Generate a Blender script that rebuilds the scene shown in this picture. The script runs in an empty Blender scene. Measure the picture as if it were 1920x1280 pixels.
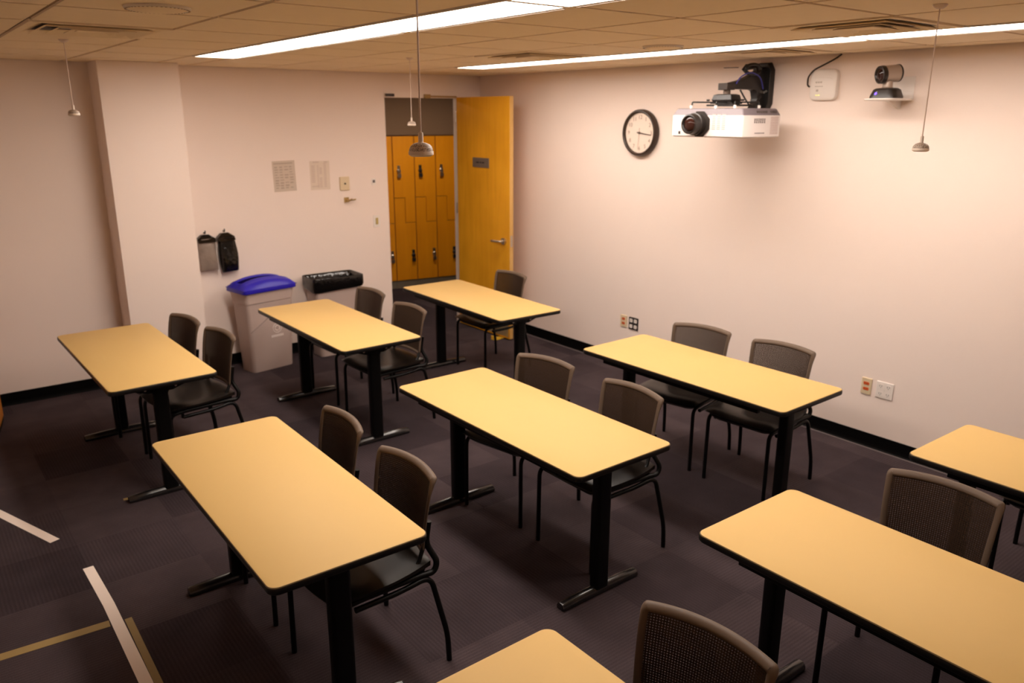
import bpy, bmesh, math, random
from mathutils import Vector, Matrix
random.seed(7)
PI = math.pi
S = bpy.context.scene
COL = S.collection

# ------------------------------------------------------------------ materials
def mat(name, color, rough=0.5, metal=0.0, spec=0.5, coat=0.0):
    m = bpy.data.materials.new(name); m.use_nodes = True
    b = m.node_tree.nodes['Principled BSDF']
    b.inputs['Base Color'].default_value = (*color, 1)
    b.inputs['Roughness'].default_value = rough
    b.inputs['Metallic'].default_value = metal
    b.inputs['Specular IOR Level'].default_value = spec
    b.inputs['Coat Weight'].default_value = coat
    return m

def nodes(m):
    nt = m.node_tree
    return nt, nt.nodes, nt.links, nt.nodes['Principled BSDF']

def noisy(m, c1, c2, scale=8, detail=4, stretch=(1, 1, 1), bump=0.0, bscale=None):
    """mix two colours by object-space noise, with an optional fine bump"""
    nt, N, L, b = nodes(m)
    tc = N.new('ShaderNodeTexCoord'); mp = N.new('ShaderNodeMapping')
    mp.inputs['Scale'].default_value = stretch
    L.new(tc.outputs['Object'], mp.inputs['Vector'])
    nz = N.new('ShaderNodeTexNoise'); nz.inputs['Scale'].default_value = scale; nz.inputs['Detail'].default_value = detail
    L.new(mp.outputs[0], nz.inputs['Vector'])
    mx = N.new('ShaderNodeMix'); mx.data_type = 'RGBA'
    mx.inputs[6].default_value = (*c1, 1); mx.inputs[7].default_value = (*c2, 1)
    L.new(nz.outputs['Fac'], mx.inputs[0]); L.new(mx.outputs[2], b.inputs['Base Color'])
    if bump:
        n2 = N.new('ShaderNodeTexNoise'); n2.inputs['Scale'].default_value = bscale or scale * 8; n2.inputs['Detail'].default_value = 3
        L.new(tc.outputs['Object'], n2.inputs['Vector'])
        bp = N.new('ShaderNodeBump'); bp.inputs['Strength'].default_value = bump; bp.inputs['Distance'].default_value = 0.004
        L.new(n2.outputs['Fac'], bp.inputs['Height']); L.new(bp.outputs[0], b.inputs['Normal'])
    return m

def emit(name, color, strength):
    m = bpy.data.materials.new(name); m.use_nodes = True
    b = m.node_tree.nodes['Principled BSDF']
    b.inputs['Base Color'].default_value = (*color, 1)
    b.inputs['Emission Color'].default_value = (*color, 1)
    b.inputs['Emission Strength'].default_value = strength
    return m

M = {}
M['wall'] = noisy(mat('wall_paint', (.8, .7, .6), 0.75, spec=.2), (.90, .765, .69), (.885, .75, .675), 3, 3, bump=.10, bscale=160)
M['ceil'] = noisy(mat('ceiling_tile', (.7, .6, .5), 0.9, spec=.1), (.96, .795, .575), (.92, .75, .53), 14, 5, bump=.25, bscale=220)
M['ceilgap'] = mat('ceiling_joint', (.42, .29, .18), .9, spec=.1)
M['white_metal'] = mat('white_enamel', (.80, .70, .60), .45)
M['lens'] = emit('lit_diffuser', (1.0, .885, .79), 22.5)
M['corr_fill'] = emit('corridor_fill_diffuser', (1.0, .88, .74), 17.0)
M['base'] = mat('black_vinyl', (.0015, .0012, .0012), .6, spec=.1)
M['laminate'] = noisy(mat('maple_laminate', (.65, .43, .16), .55, spec=.25), (.655, .435, .160), (.63, .412, .147), 5, 6, (1, .35, 1))
M['edge'] = mat('black_edge_band', (.006, .005, .0045), .4, spec=.3)
M['edge_lip'] = mat('brown_edge_lip', (.16, .10, .035), .4)
M['black_metal'] = mat('black_powder_coat', (.002, .0017, .0016), .42, spec=.2)
M['black_gloss'] = mat('black_gloss_foot', (.012, .010, .010), .22, spec=.7)
M['chair_shell'] = mat('taupe_plastic', (.125, .084, .058), .5, spec=.3)
M['chair_net'] = mat('taupe_mesh', (.036, .0195, .0110), .6, spec=.2)
M['seat'] = noisy(mat('black_vinyl_seat', (.012, .010, .009), .30, spec=.22), (.007, .005, .004), (.010, .007, .005), 30, 2)
M['screw'] = mat('steel_screw', (.6, .52, .45), .3, 1.0)
M['steel'] = mat('satin_steel', (.62, .56, .50), .28, 1.0)
M['brass'] = mat('aged_brass', (.50, .36, .16), .38, .9)
M['dark_metal'] = mat('dark_metal', (.05, .04, .035), .4, .6)
M['grey_bin'] = noisy(mat('grey_bin_plastic', (.5, .4, .36), .5), (.54, .415, .365), (.50, .38, .335), 6, 3)
M['bin_line'] = mat('bin_groove', (.30, .225, .20), .5)
M['bin_print'] = mat('bin_white_print', (.82, .72, .67), .6)
M['blue'] = mat('blue_lid_plastic', (.020, .012, .42), .38)
M['bag_black'] = noisy(mat('black_bag', (.003, .0025, .0025), .13, spec=.5), (.002, .0016, .0016), (.005, .004, .0035), 12, 3, bump=.9, bscale=26)
M['bag_grey'] = noisy(mat('grey_bag', (.20, .15, .12), .35), (.17, .125, .10), (.33, .26, .215), 14, 4, bump=1.0, bscale=30)
M['paper'] = mat('paper', (.76, .63, .52), .8)
M['paper_grey'] = mat('grey_print_paper', (.62, .51, .42), .8)
M['ink'] = mat('faded_ink', (.46, .36, .29), .8)
M['ink_faint'] = mat('very_faint_ink', (.66, .52, .44), .8)
M['ivory'] = mat('ivory_plastic', (.72, .58, .38), .5)
M['tan_toggle'] = mat('tan_toggle', (.50, .38, .14), .5)
M['white_plastic'] = mat('white_plastic', (.84, .76, .70), .4)
M['projector'] = mat('projector_white', (.74, .67, .64), .5)
M['proj_grey'] = mat('projector_grey', (.155, .125, .135), .5)
M['vent_dark'] = mat('vent_dark', (.10, .075, .07), .6)
M['vent_pale'] = mat('vent_pale', (.50, .36, .33), .6)
M['lens_glass'] = mat('lens_glass', (.03, .010, .007), .06, spec=.4)
M['lens_black'] = mat('lens_black', (.02, .015, .012), .4)
M['mount'] = mat('black_mount', (.010, .007, .006), .4)
M['cable_blue'] = mat('blue_cable', (.05, .05, .30), .5)
M['red'] = mat('orange_receptacle', (.62, .10, .02), .45)
M['clock_rim'] = mat('dark_brown_rim', (.035, .018, .010), .4)
M['clock_face'] = mat('clock_face', (.84, .70, .60), .6)
M['num'] = mat('clock_print', (.36, .25, .18), .6)
M['hand'] = mat('clock_hand', (.09, .055, .035), .5)
M['sec'] = mat('second_hand', (.40, .27, .19), .5)
M['mic_plastic'] = mat('mic_cream', (.88, .74, .62), .45)
M['mic_cable'] = mat('mic_cable', (.80, .64, .54), .5)
M['cam_grey'] = mat('camera_champagne', (.42, .33, .27), .4, .3)
M['cam_black'] = mat('camera_black', (.018, .012, .010), .35)
M['led_blue'] = emit('blue_led', (.10, .05, 1.0), 6)
M['led_green'] = emit('green_led', (.75, .8, .15), 1.5)
M['tape_white'] = mat('white_tape', (.95, .83, .74), .6)
M['tape_tan'] = noisy(mat('tan_tape', (.3, .2, .08), .6), (.34, .235, .085), (.27, .18, .06), 9, 4)
M['yellow'] = mat('yellow_rubber', (.85, .52, .04), .5)
M['kick'] = mat('kick_plate', (.40, .33, .20), .4, .5)
M['plaque'] = mat('grey_plaque', (.17, .125, .095), .5)
M['plinth'] = mat('grey_plinth', (.21, .165, .11), .6)
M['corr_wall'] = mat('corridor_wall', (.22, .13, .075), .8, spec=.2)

def wood(name, c1, c2, sc=1.0, rough=.4):
    m = mat(name, c1, rough, spec=.35)
    nt, N, L, b = nodes(m)
    tc = N.new('ShaderNodeTexCoord'); mp = N.new('ShaderNodeMapping')
    mp.inputs['Scale'].default_value = (9 * sc, 9 * sc, .7 * sc)
    L.new(tc.outputs['Object'], mp.inputs['Vector'])
    nz = N.new('ShaderNodeTexNoise'); nz.inputs['Scale'].default_value = 1.6; nz.inputs['Detail'].default_value = 6; nz.inputs['Distortion'].default_value = .8
    L.new(mp.outputs[0], nz.inputs['Vector'])
    n2 = N.new('ShaderNodeTexNoise'); n2.inputs['Scale'].default_value = 2.6 * sc; n2.inputs['Detail'].default_value = 2
    L.new(tc.outputs['Object'], n2.inputs['Vector'])
    ad = N.new('ShaderNodeMath'); ad.operation = 'ADD'
    L.new(nz.outputs['Fac'], ad.inputs[0]); L.new(n2.outputs['Fac'], ad.inputs[1])
    cr = N.new('ShaderNodeValToRGB')
    cr.color_ramp.elements[0].position = .35; cr.color_ramp.elements[0].color = (*c2, 1)
    cr.color_ramp.elements[1].position = .72; cr.color_ramp.elements[1].color = (*c1, 1)
    hf = N.new('ShaderNodeMath'); hf.operation = 'MULTIPLY'; hf.inputs[1].default_value = .5
    L.new(ad.outputs[0], hf.inputs[0]); L.new(hf.outputs[0], cr.inputs[0]); L.new(cr.outputs[0], b.inputs['Base Color'])
    return m
M['door'] = wood('birch_door', (.92, .44, .022), (.74, .33, .010), 1.0, .45)
M['door_edge'] = wood('birch_door_edge', (.72, .44, .16), (.62, .36, .11), 1.0, .4)
M['locker'] = wood('locker_oak', (.98, .37, .008), (.84, .29, .004), .8, .4)
M['locker_gap'] = mat('locker_side', (.28, .065, .012), .5)
M['cabinet'] = wood('orange_cabinet_wood', (.70, .26, .03), (.52, .17, .015), .8, .35)

def carpet():
    """loop-pile carpet tiles, each with its own tone, some ribbed along x, some along y"""
    m = mat('carpet_tiles', (.03, .02, .025), .95, spec=.1)
    nt, N, L, b = nodes(m)
    tc = N.new('ShaderNodeTexCoord')
    def tile(size):
        sc = N.new('ShaderNodeVectorMath'); sc.operation = 'SCALE'; sc.inputs['Scale'].default_value = 1 / size
        L.new(tc.outputs['Object'], sc.inputs[0])
        fl = N.new('ShaderNodeVectorMath'); fl.operation = 'FLOOR'; L.new(sc.outputs[0], fl.inputs[0])
        wn = N.new('ShaderNodeTexWhiteNoise'); wn.noise_dimensions = '3D'; L.new(fl.outputs[0], wn.inputs['Vector'])
        return wn
    w = tile(.4875)
    sep = N.new('ShaderNodeSeparateXYZ'); L.new(tc.outputs['Object'], sep.inputs[0])
    def ribs(sock):
        jit = N.new('ShaderNodeTexNoise'); jit.inputs['Scale'].default_value = 6
        L.new(tc.outputs['Object'], jit.inputs['Vector'])
        a = N.new('ShaderNodeMath'); a.operation = 'MULTIPLY'; a.inputs[1].default_value = 2 * PI / .0175; L.new(sock, a.inputs[0])
        s = N.new('ShaderNodeMath'); s.operation = 'SINE'; L.new(a.outputs[0], s.inputs[0])
        r = N.new('ShaderNodeMapRange'); r.inputs[1].default_value = -1; r.inputs[2].default_value = 1; L.new(s.outputs[0], r.inputs[0])
        k = N.new('ShaderNodeMath'); k.operation = 'MULTIPLY'; L.new(r.outputs[0], k.inputs[0]); L.new(jit.outputs['Fac'], k.inputs[1])
        return k
    rx, ry = ribs(sep.outputs['X']), ribs(sep.outputs['Y'])
    gt = N.new('ShaderNodeMath'); gt.operation = 'GREATER_THAN'; gt.inputs[1].default_value = .55; L.new(w.outputs['Value'], gt.inputs[0])
    mr = N.new('ShaderNodeMix'); L.new(gt.outputs[0], mr.inputs[0]); L.new(rx.outputs[0], mr.inputs[2]); L.new(ry.outputs[0], mr.inputs[3])
    nz = N.new('ShaderNodeTexNoise'); nz.inputs['Scale'].default_value = 4; nz.inputs['Detail'].default_value = 5; L.new(tc.outputs['Object'], nz.inputs['Vector'])
    fn = N.new('ShaderNodeTexNoise'); fn.inputs['Scale'].default_value = 260; fn.inputs['Detail'].default_value = 2; L.new(tc.outputs['Object'], fn.inputs['Vector'])
    ml = N.new('ShaderNodeMix'); ml.data_type = 'RGBA'
    ml.inputs[6].default_value = (.038, .0270, .031, 1); ml.inputs[7].default_value = (.066, .0480, .052, 1)
    L.new(w.outputs['Value'], ml.inputs[0])
    m2 = N.new('ShaderNodeMix'); m2.data_type = 'RGBA'; m2.blend_type = 'MULTIPLY'; m2.inputs[0].default_value = 1
    def gain(sock, lo, hi):
        r = N.new('ShaderNodeMapRange'); r.inputs[3].default_value = lo; r.inputs[4].default_value = hi; L.new(sock, r.inputs[0]); return r.outputs[0]
    p1 = N.new('ShaderNodeMath'); p1.operation = 'MULTIPLY'; L.new(gain(nz.outputs['Fac'], .60, 1.40), p1.inputs[0]); L.new(gain(mr.outputs[0], .84, 1.25), p1.inputs[1])
    p2 = N.new('ShaderNodeMath'); p2.operation = 'MULTIPLY'; L.new(p1.outputs[0], p2.inputs[0]); L.new(gain(fn.outputs['Fac'], .45, 1.55), p2.inputs[1])
    L.new(ml.outputs[2], m2.inputs[6]); L.new(p2.outputs[0], m2.inputs[7])
    L.new(m2.outputs[2], b.inputs['Base Color'])
    bp = N.new('ShaderNodeBump'); bp.inputs['Strength'].default_value = .5; bp.inputs['Distance'].default_value = .003
    L.new(p2.outputs[0], bp.inputs['Height']); L.new(bp.outputs[0], b.inputs['Normal'])
    return m
M['carpet'] = carpet()

def grille_mat():
    m = mat('mic_grille', (.3, .24, .2), .5)
    nt, N, L, b = nodes(m)
    tc = N.new('ShaderNodeTexCoord')
    v = N.new('ShaderNodeTexVoronoi'); v.inputs['Scale'].default_value = 330
    L.new(tc.outputs['Object'], v.inputs['Vector'])
    cr = N.new('ShaderNodeValToRGB'); cr.color_ramp.elements[0].position = .30; cr.color_ramp.elements[0].color = (.16, .12, .09, 1)
    cr.color_ramp.elements[1].position = .52; cr.color_ramp.elements[1].color = (.66, .53, .43, 1)
    L.new(v.outputs['Distance'], cr.inputs[0]); L.new(cr.outputs[0], b.inputs['Base Color'])
    return m
M['mic_grille'] = grille_mat()

# ------------------------------------------------------------------ mesh helpers
def link(name, bm, material, parent=None, smooth=False, bevel=0.0, seg=2):
    me = bpy.data.meshes.new(name)
    bmesh.ops.recalc_face_normals(bm, faces=bm.faces[:])
    bm.to_mesh(me); bm.free()
    o = bpy.data.objects.new(name, me); COL.objects.link(o)
    me.materials.append(material)
    if smooth:
        for p in me.polygons: p.use_smooth = True
        try: me.set_sharp_from_angle(angle=math.radians(smooth if smooth is not True else 42))
        except Exception: pass
    if bevel:
        md = o.modifiers.new('bevel', 'BEVEL'); md.width = bevel; md.segments = seg; md.limit_method = 'ANGLE'; md.angle_limit = math.radians(40)
        for p in me.polygons: p.use_smooth = True
        md.harden_normals = True
    if parent: o.parent = parent
    return o

def box(bm, x0, x1, y0, y1, z0, z1):
    v = [bm.verts.new(p) for p in ((x0, y0, z0), (x1, y0, z0), (x1, y1, z0), (x0, y1, z0), (x0, y0, z1), (x1, y0, z1), (x1, y1, z1), (x0, y1, z1))]
    for f in ((0, 3, 2, 1), (4, 5, 6, 7), (0, 1, 5, 4), (1, 2, 6, 5), (2, 3, 7, 6), (3, 0, 4, 7)):
        bm.faces.new([v[i] for i in f])
    return v

def cbox(bm, c, s): return box(bm, c[0]-s[0]/2, c[0]+s[0]/2, c[1]-s[1]/2, c[1]+s[1]/2, c[2]-s[2]/2, c[2]+s[2]/2)

def B(*boxes):
    bm = bmesh.new()
    for b in boxes: box(bm, *b)
    return bm

def loft(bm, rings, closed=True, cap0=True, cap1=True):
    R = [[bm.verts.new(p) for p in r] for r in rings]
    n = len(R[0])
    for a, b in zip(R, R[1:]):
        for i in range(n if closed else n - 1):
            j = (i + 1) % n
            bm.faces.new((a[i], a[j], b[j], b[i]))
    if cap0: bm.faces.new(list(reversed(R[0])))
    if cap1: bm.faces.new(R[-1])
    return R

def rrect(w, d, r, n=6, z=0, cx=0, cy=0):
    pts = []
    for sx, sy, a0 in ((1, 1, 0), (-1, 1, 90), (-1, -1, 180), (1, -1, 270)):
        for k in range(n + 1):
            a = math.radians(a0 + 90 * k / n)
            pts.append((cx + sx * (w / 2 - r) + r * math.cos(a), cy + sy * (d / 2 - r) + r * math.sin(a), z))
    return pts

def fillet(pts, r, n=5):
    """round the inner corners of a polyline"""
    P = [Vector(p) for p in pts]; out = [P[0]]
    for i in range(1, len(P) - 1):
        a, b = P[i - 1] - P[i], P[i + 1] - P[i]
        la, lb = a.length, b.length
        k = min(r, la * .45, lb * .45)
        s, e = P[i] + a.normalized() * k, P[i] + b.normalized() * k
        for t in range(n + 1):
            u = t / n
            out.append(s * (1 - u) ** 2 + P[i] * 2 * u * (1 - u) + e * u * u)
    out.append(P[-1]); return out

def tube(bm, pts, r, n=10, cap=True, flat=1.0):
    P = [Vector(p) for p in pts]
    if not isinstance(r, (list, tuple)): r = [r] * len(P)
    T = []
    for i in range(len(P)):
        d = P[min(i + 1, len(P) - 1)] - P[max(i - 1, 0)]
        T.append(d.normalized())
    up = Vector((0, 0, 1)) if abs(T[0].z) < .9 else Vector((1, 0, 0))
    u = T[0].cross(up).normalized(); rings = []
    for i, p in enumerate(P):
        u = (u - T[i] * u.dot(T[i])).normalized(); v = T[i].cross(u)
        rings.append([p + (u * math.cos(2 * PI * k / n) + v * flat * math.sin(2 * PI * k / n)) * r[i] for k in range(n)])
    loft(bm, rings, True, cap, cap)
    return bm

def Tb(*paths, n=10):
    bm = bmesh.new()
    for p, r in paths: tube(bm, p, r, n)
    return bm

def lathe(bm, prof, n=32, mtx=None):
    """prof: (radius, height) pairs about z"""
    rings = []
    for r, z in prof:
        rings.append([Vector((max(r, 1e-5) * math.cos(2 * PI * k / n), max(r, 1e-5) * math.sin(2 * PI * k / n), z)) for k in range(n)])
    if mtx: rings = [[mtx @ p for p in r] for r in rings]
    loft(bm, rings, True, True, True)
    return bm

def Lt(prof, n=32, mtx=None): return lathe(bmesh.new(), prof, n, mtx)

def thing(name, label, cat, loc=(0, 0, 0), rz=0.0, group=None):
    o = bpy.data.objects.new(name, None); COL.objects.link(o)
    o.location = loc; o.rotation_euler = (0, 0, rz); o.empty_display_size = .1
    o['label'] = label; o['category'] = cat
    if group: o['group'] = group
    return o

def tag(o, label, cat, group=None):
    o['label'] = label; o['category'] = cat
    if group: o['group'] = group
    return o

def struct(o): o['kind'] = 'structure'; return o

def dup(root, loc, rz, label, group=None):
    r = root.copy(); COL.objects.link(r); r.location = loc; r.rotation_euler = (0, 0, rz); r['label'] = label
    if group: r['group'] = group
    for ch in list(root.children):
        c = ch.copy(); COL.objects.link(c); c.parent = r
        for g in ch.children:
            d = g.copy(); COL.objects.link(d); d.parent = c
    return r

def text_bm(s, size, mtx, bm=None, depth=.0006):
    bm = bm or bmesh.new()
    cu = bpy.data.curves.new('glyphs', 'FONT'); cu.body = s; cu.size = size; cu.align_x = 'CENTER'; cu.align_y = 'CENTER'; cu.extrude = depth
    cu.resolution_u = 3
    o = bpy.data.objects.new('glyphs', cu); COL.objects.link(o)
    dg = bpy.context.evaluated_depsgraph_get(); dg.update()
    me = bpy.data.meshes.new_from_object(o.evaluated_get(dg))
    me.transform(mtx); bm.from_mesh(me)
    bpy.data.objects.remove(o); bpy.data.curves.remove(cu); bpy.data.meshes.remove(me)
    return bm

# local axes for things on the two walls: u = along the wall (rightwards in view), w = out of the wall
XW, YB, ZC = 5.051, 7.06, 2.579
def right_wall(y, z, off=0.0):      # origin on the wall with x' -> -Y, y' -> +Z, z' -> -X
    return Matrix(((0, 0, -1, XW - off), (-1, 0, 0, y), (0, 1, 0, z), (0, 0, 0, 1)))
def back_wall(x, z, off=0.0):       # x' -> +X, y' -> +Z, z' -> -Y
    return Matrix(((1, 0, 0, x), (0, 0, -1, YB - off), (0, 1, 0, z), (0, 0, 0, 1)))
def wall_thing(name, label, cat, m, group=None):
    o = thing(name, label, cat, group=group); o.matrix_world = m; return o

# ------------------------------------------------------------------ room
XL, YF = -1.6, -1.6
DX0, DX1, DZ = 3.92, 4.765, 2.36
struct(link('floor', B((XL - .1, XW + .1, YF - .1, YB + .12, -.1, 0)), M['carpet']))
struct(link('wall_right', B((XW, XW + .1, YF, YB + .12, 0, ZC + .05)), M['wall']))
struct(link('wall_back', B((XL, DX0, YB, YB + .07, 0, ZC + .05), (DX1, XW, YB, YB + .07, 0, ZC + .05), (DX0, DX1, YB, YB + .07, DZ, ZC + .05)), M['wall']))
struct(link('wall_left', B((XL - .1, XL, YF, YB + .12, 0, ZC + .05)), M['wall']))
struct(link('wall_front', B((XL, XW, YF - .1, YF, 0, ZC + .05)), M['wall']))
PX0, PX1, PY = 1.372, 1.955, 6.75
struct(link('pillar', B((PX0, PX1, PY, YB - .001, 0, ZC)), M['wall'], bevel=.004))

# ceiling: lay-in tiles with open joints, the light strips left out
xs = [XL, -1.205, -.605, -.005, .595, 1.195, 1.80, 2.10, 2.71, 3.32, 3.95, 4.225, 4.83, XW]
ys = [YB - .587 * k for k in range(15)]; ys[-1] = YF
ys = sorted(v for v in ys if v >= YF)
if ys[0] > YF: ys = [YF] + ys
lights = []
vents = {(.595, 4.125): 'l', (3.32, 4.125): 'm', (3.32, 1.777): 'r', (4.225, 2.951): 'w'}
bm = bmesh.new(); G = .012
vent_cells = []
for i in range(len(xs) - 1):
    for j in range(len(ys) - 1):
        x0, x1, y0, y1 = xs[i], xs[i + 1], ys[j], ys[j + 1]
        if (abs(x0 - 1.80) < .01 or abs(x0 - 3.95) < .01) and 1.1 < (y0 + y1) / 2 < 5.9: continue
        hit = [k for (vx, vy), k in vents.items() if abs(x0 - vx) < .01 and abs(y0 - vy) < .03]
        if hit: vent_cells.append((hit[0], x0, x1, y0, y1)); continue
        box(bm, x0 + G, x1 - G, y0 + G, y1 - G, ZC, ZC + .009)
ceil = struct(link('ceiling', bm, M['ceil']))
struct(link('ceiling_joint_backing', B((XL, XW, YF, YB, ZC + .009, ZC + .03)), M['ceilgap'], ceil))

# vinyl cove base, profile swept along each wall run
def cove(name, pts):
    """pts: floor polyline with the room on its left-hand side"""
    prof = [(0, 0), (.016, 0), (.0155, .004), (.009, .012), (.006, .03), (.006, .097), (.004, .1), (0, .1)]
    P = [Vector((p[0], p[1], 0)) for p in pts]; bm = bmesh.new(); rings = []
    for i, p in enumerate(P):
        a = (P[i] - P[i - 1]).normalized() if i else (P[1] - P[0]).normalized()
        b = (P[i + 1] - P[i]).normalized() if i < len(P) - 1 else a
        na, nb = Vector((-a.y, a.x, 0)), Vector((-b.y, b.x, 0))
        n = (na + nb); n = n / max(.3, n.dot(na))
        rings.append([p + n * q + Vector((0, 0, z)) for q, z in prof])
    loft(bm, rings, True, True, True)
    return struct(link(name, bm, M['base']))
e = .001
cove('baseboard_right', [(XW - e, YF), (XW - e, YB - e)])
cove('baseboard_back', [(DX0 - .05, YB - e), (PX1 + e, YB - e), (PX1 + e, PY - e), (PX0 - e, PY - e), (PX0 - e, YB - e), (XL, YB - e)])

struct(link('trim_2', B((XW - .030, XW - .0175, YF, YB - .05, .0002, .004)), mat('grey_edge', (.16, .125, .125), .8)))  # thin grey strip along the foot of the right baseboard

# corridor behind the door opening
th = math.atan2(8.867 - 9.034, 5.957 - 5.025)
struct(link('floor_corridor', B((2.6, 8.2, YB + .12, 10.6, -.1, 0)), M['carpet']))
struct(link('ceiling_corridor', B((2.6, 8.2, YB + .07, 10.6, 2.55, 2.6)), M['ceil']))
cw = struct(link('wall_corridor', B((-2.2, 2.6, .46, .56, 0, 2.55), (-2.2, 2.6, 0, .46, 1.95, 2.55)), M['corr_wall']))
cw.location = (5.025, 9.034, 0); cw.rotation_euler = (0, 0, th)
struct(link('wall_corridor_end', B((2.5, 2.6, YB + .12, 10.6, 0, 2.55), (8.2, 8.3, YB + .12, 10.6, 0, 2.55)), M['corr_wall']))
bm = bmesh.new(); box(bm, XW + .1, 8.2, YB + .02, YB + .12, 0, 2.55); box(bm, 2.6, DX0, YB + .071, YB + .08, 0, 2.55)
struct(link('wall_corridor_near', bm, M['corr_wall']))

# door frame (trim) with its reveal
bm = B((DX0 - .002, DX0 + .004, YB - .002, YB + .072, 0, DZ), (DX1 - .004, DX1 + .002, YB - .002, YB + .072, 0, DZ), (DX0, DX1, YB - .004, YB + .072, DZ - .004, DZ + .001),
       (DX0 - .002, DX1 + .002, YB - .004, YB - .0005, DZ + .001, DZ + .05))
fr = struct(link('trim_1', bm, mat('frame_paint', (.90, .77, .68), .5)))
bm = B((4.42, 4.74, YB - .030, YB - .012, DZ + .004, DZ + .018), (4.36, 4.42, YB - .045, YB - .012, DZ - .008, DZ + .03))
link('closer_track', bm, M['brass'], fr, bevel=.002)
link('hold_open_bracket', B((DX0 + .005, DX0 + .10, YB - .03, YB - .012, DZ + .004, DZ + .03)), M['dark_metal'], fr, bevel=.002)

# door leaf, swung into the room at a right angle
LX0, LX1, LY0, LY1 = 4.733, 4.778, 6.142, 7.03
dr = struct(link('door_1', B((LX0, LX1, LY0, LY1, .012, 2.365)), M['door'], bevel=.002))
link('door_edge', B((LX0 + .002, LX1 - .002, LY0 - .003, LY0 - .0002, .014, 2.363)), M['door_edge'], dr)
pl = link('name_plate', B((LX0 - .006, LX0 - .0002, 6.47, 6.745, 1.69, 1.785)), M['plaque'], dr, bevel=.001)
bm = bmesh.new()
for k, (a, b2) in enumerate(((.06, .11), (.125, .15), (.16, .20))): box(bm, LX0 - .0066, LX0 - .0061, 6.745 - b2, 6.745 - a, 1.732, 1.746)
link('plate_lettering', bm, M['dark_metal'], pl)
def yx(y, x, z): return (x, y, z)
hd = link('lever_handle', Tb(([(LX0 - .001, 6.225, 1.0), (LX0 - .022, 6.225, 1.0)], .032), (fillet([(LX0 - .02, 6.225, 1.0), (LX0 - .062, 6.225, 1.0), (LX0 - .062, 6.36, .992)], .02), .0105), n=18), M['steel'], dr, smooth=True)
hd2 = link('lever_handle', Tb(([(LX1 + .001, 6.225, 1.0), (LX1 + .022, 6.225, 1.0)], .032), (fillet([(LX1 + .02, 6.225, 1.0), (LX1 + .062, 6.225, 1.0), (LX1 + .062, 6.36, .992)], .02), .0105), n=18), M['steel'], dr, smooth=True)
link('latch_plate', B((LX0 + .010, LX1 - .010, LY0 - .0045, LY0 - .0031, .95, 1.06)), M['steel'], dr)
link('kick_plate', B((LX0 - .0022, LX0 - .0002, LY0 + .02, LY1 - .03, .03, .26)), M['kick'], dr)
for z in (.25, 1.2, 2.12):
    link('hinge', Tb(([(LX0 - .004, LY1 + .012, z), (LX0 - .004, LY1 + .012, z + .11)], .008), n=10), M['steel'], dr, smooth=True)
# yellow rubber wedge under the door
bm = bmesh.new()
w = [(-.13, -.028, 0), (.0, -.028, 0), (.0, .028, 0), (-.13, .028, 0), (-.13, -.026, .036), (-.005, -.026, .004), (-.005, .026, .004), (-.13, .026, .036)]
v = [bm.verts.new(p) for p in w]
for f in ((0, 3, 2, 1), (4, 5, 6, 7), (0, 1, 5, 4), (1, 2, 6, 5), (2, 3, 7, 6), (3, 0, 4, 7)): bm.faces.new([v[i] for i in f])
dw = tag(link('door_wedge', bm, M['yellow'], bevel=.004), 'yellow rubber wedge holding open the wooden door', 'door stop')
dw.location = (4.745, 6.27, .001); dw.rotation_euler = (0, 0, .12)
link('grip_end', B((-.138, -.128, -.03, .03, .001, .045)), M['yellow'], dw, bevel=.003)

# ------------------------------------------------------------------ lockers in the corridor
LW = .29
def locker(k, s0, label):
    """one narrow column with an upper and a lower z-shaped door; front face at y = 0"""
    t = thing('locker', label, 'locker', (5.025 + s0 * math.cos(th), 9.034 + s0 * math.sin(th), 0), th, 'wooden lockers in the corridor')
    link('locker_body', B((.001, LW - .001, .022, .45, .10, 1.94)), M['locker_gap'], t)
    link('plinth', B((0.002, LW - .002, .01, .45, 0, .098)), M['plinth'], t)
    g, a, b2 = .006, .85, 1.17
    def zdoor(pts):
        bm = bmesh.new()
        loft(bm, [[(x, .02, z) for x, z in pts], [(x, 0, z) for x, z in pts]])
        return bm
    lo = zdoor([(g, .105), (LW - g, .105), (LW - g, a), (LW / 2 - .002, a), (LW / 2 - .002, b2), (g, b2)])
    up = zdoor([(g, b2 + .007), (LW / 2 + .005, b2 + .007), (LW / 2 + .005, a + .007), (LW - g, a + .007), (LW - g, 1.935), (g, 1.935)])
    for nm, bm_, lx, lz in (('lower_door', lo, LW - .052, .43), ('upper_door', up, .075, 1.51)):
        d = link(nm, bm_, M['locker'], t, bevel=.0015)
        mtx = Matrix.Translation((lx, -.001, lz)) @ Matrix.Rotation(PI / 2, 4, 'X')
        lk = Lt([(.026, 0), (.026, .012), (.018, .018), (.018, .03), (.001, .031)], 18, mtx)
        box(lk, lx - .018, lx + .018, -.006, -.0005, lz - .012, lz + .07)
        tube(lk, fillet([(lx - .014, -.02, lz - .005), (lx - .014, -.02, lz - .055), (lx + .014, -.02, lz - .055), (lx + .014, -.02, lz - .005)], .012), .005, 8)
        box(lk, lx - .022, lx + .022, -.032, -.008, lz - .08, lz - .035)
        link('combination_lock', lk, M['steel'] if (k + (nm == 'upper_door')) % 2 else M['dark_metal'], d, smooth=30)
    return t
for k in range(-3, 6):
    s0 = .072 + k * LW
    lab = {-1: 'narrow wooden locker cut off by the white wall at the doorway', 0: 'wooden locker seen whole just right of the white wall corner in the doorway',
           1: 'wooden locker seen through the middle of the doorway, behind the hanging microphone', 2: 'wooden locker beside the white door jamb'}.get(k)
    if lab is None: continue
    locker(k, s0, lab)
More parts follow.
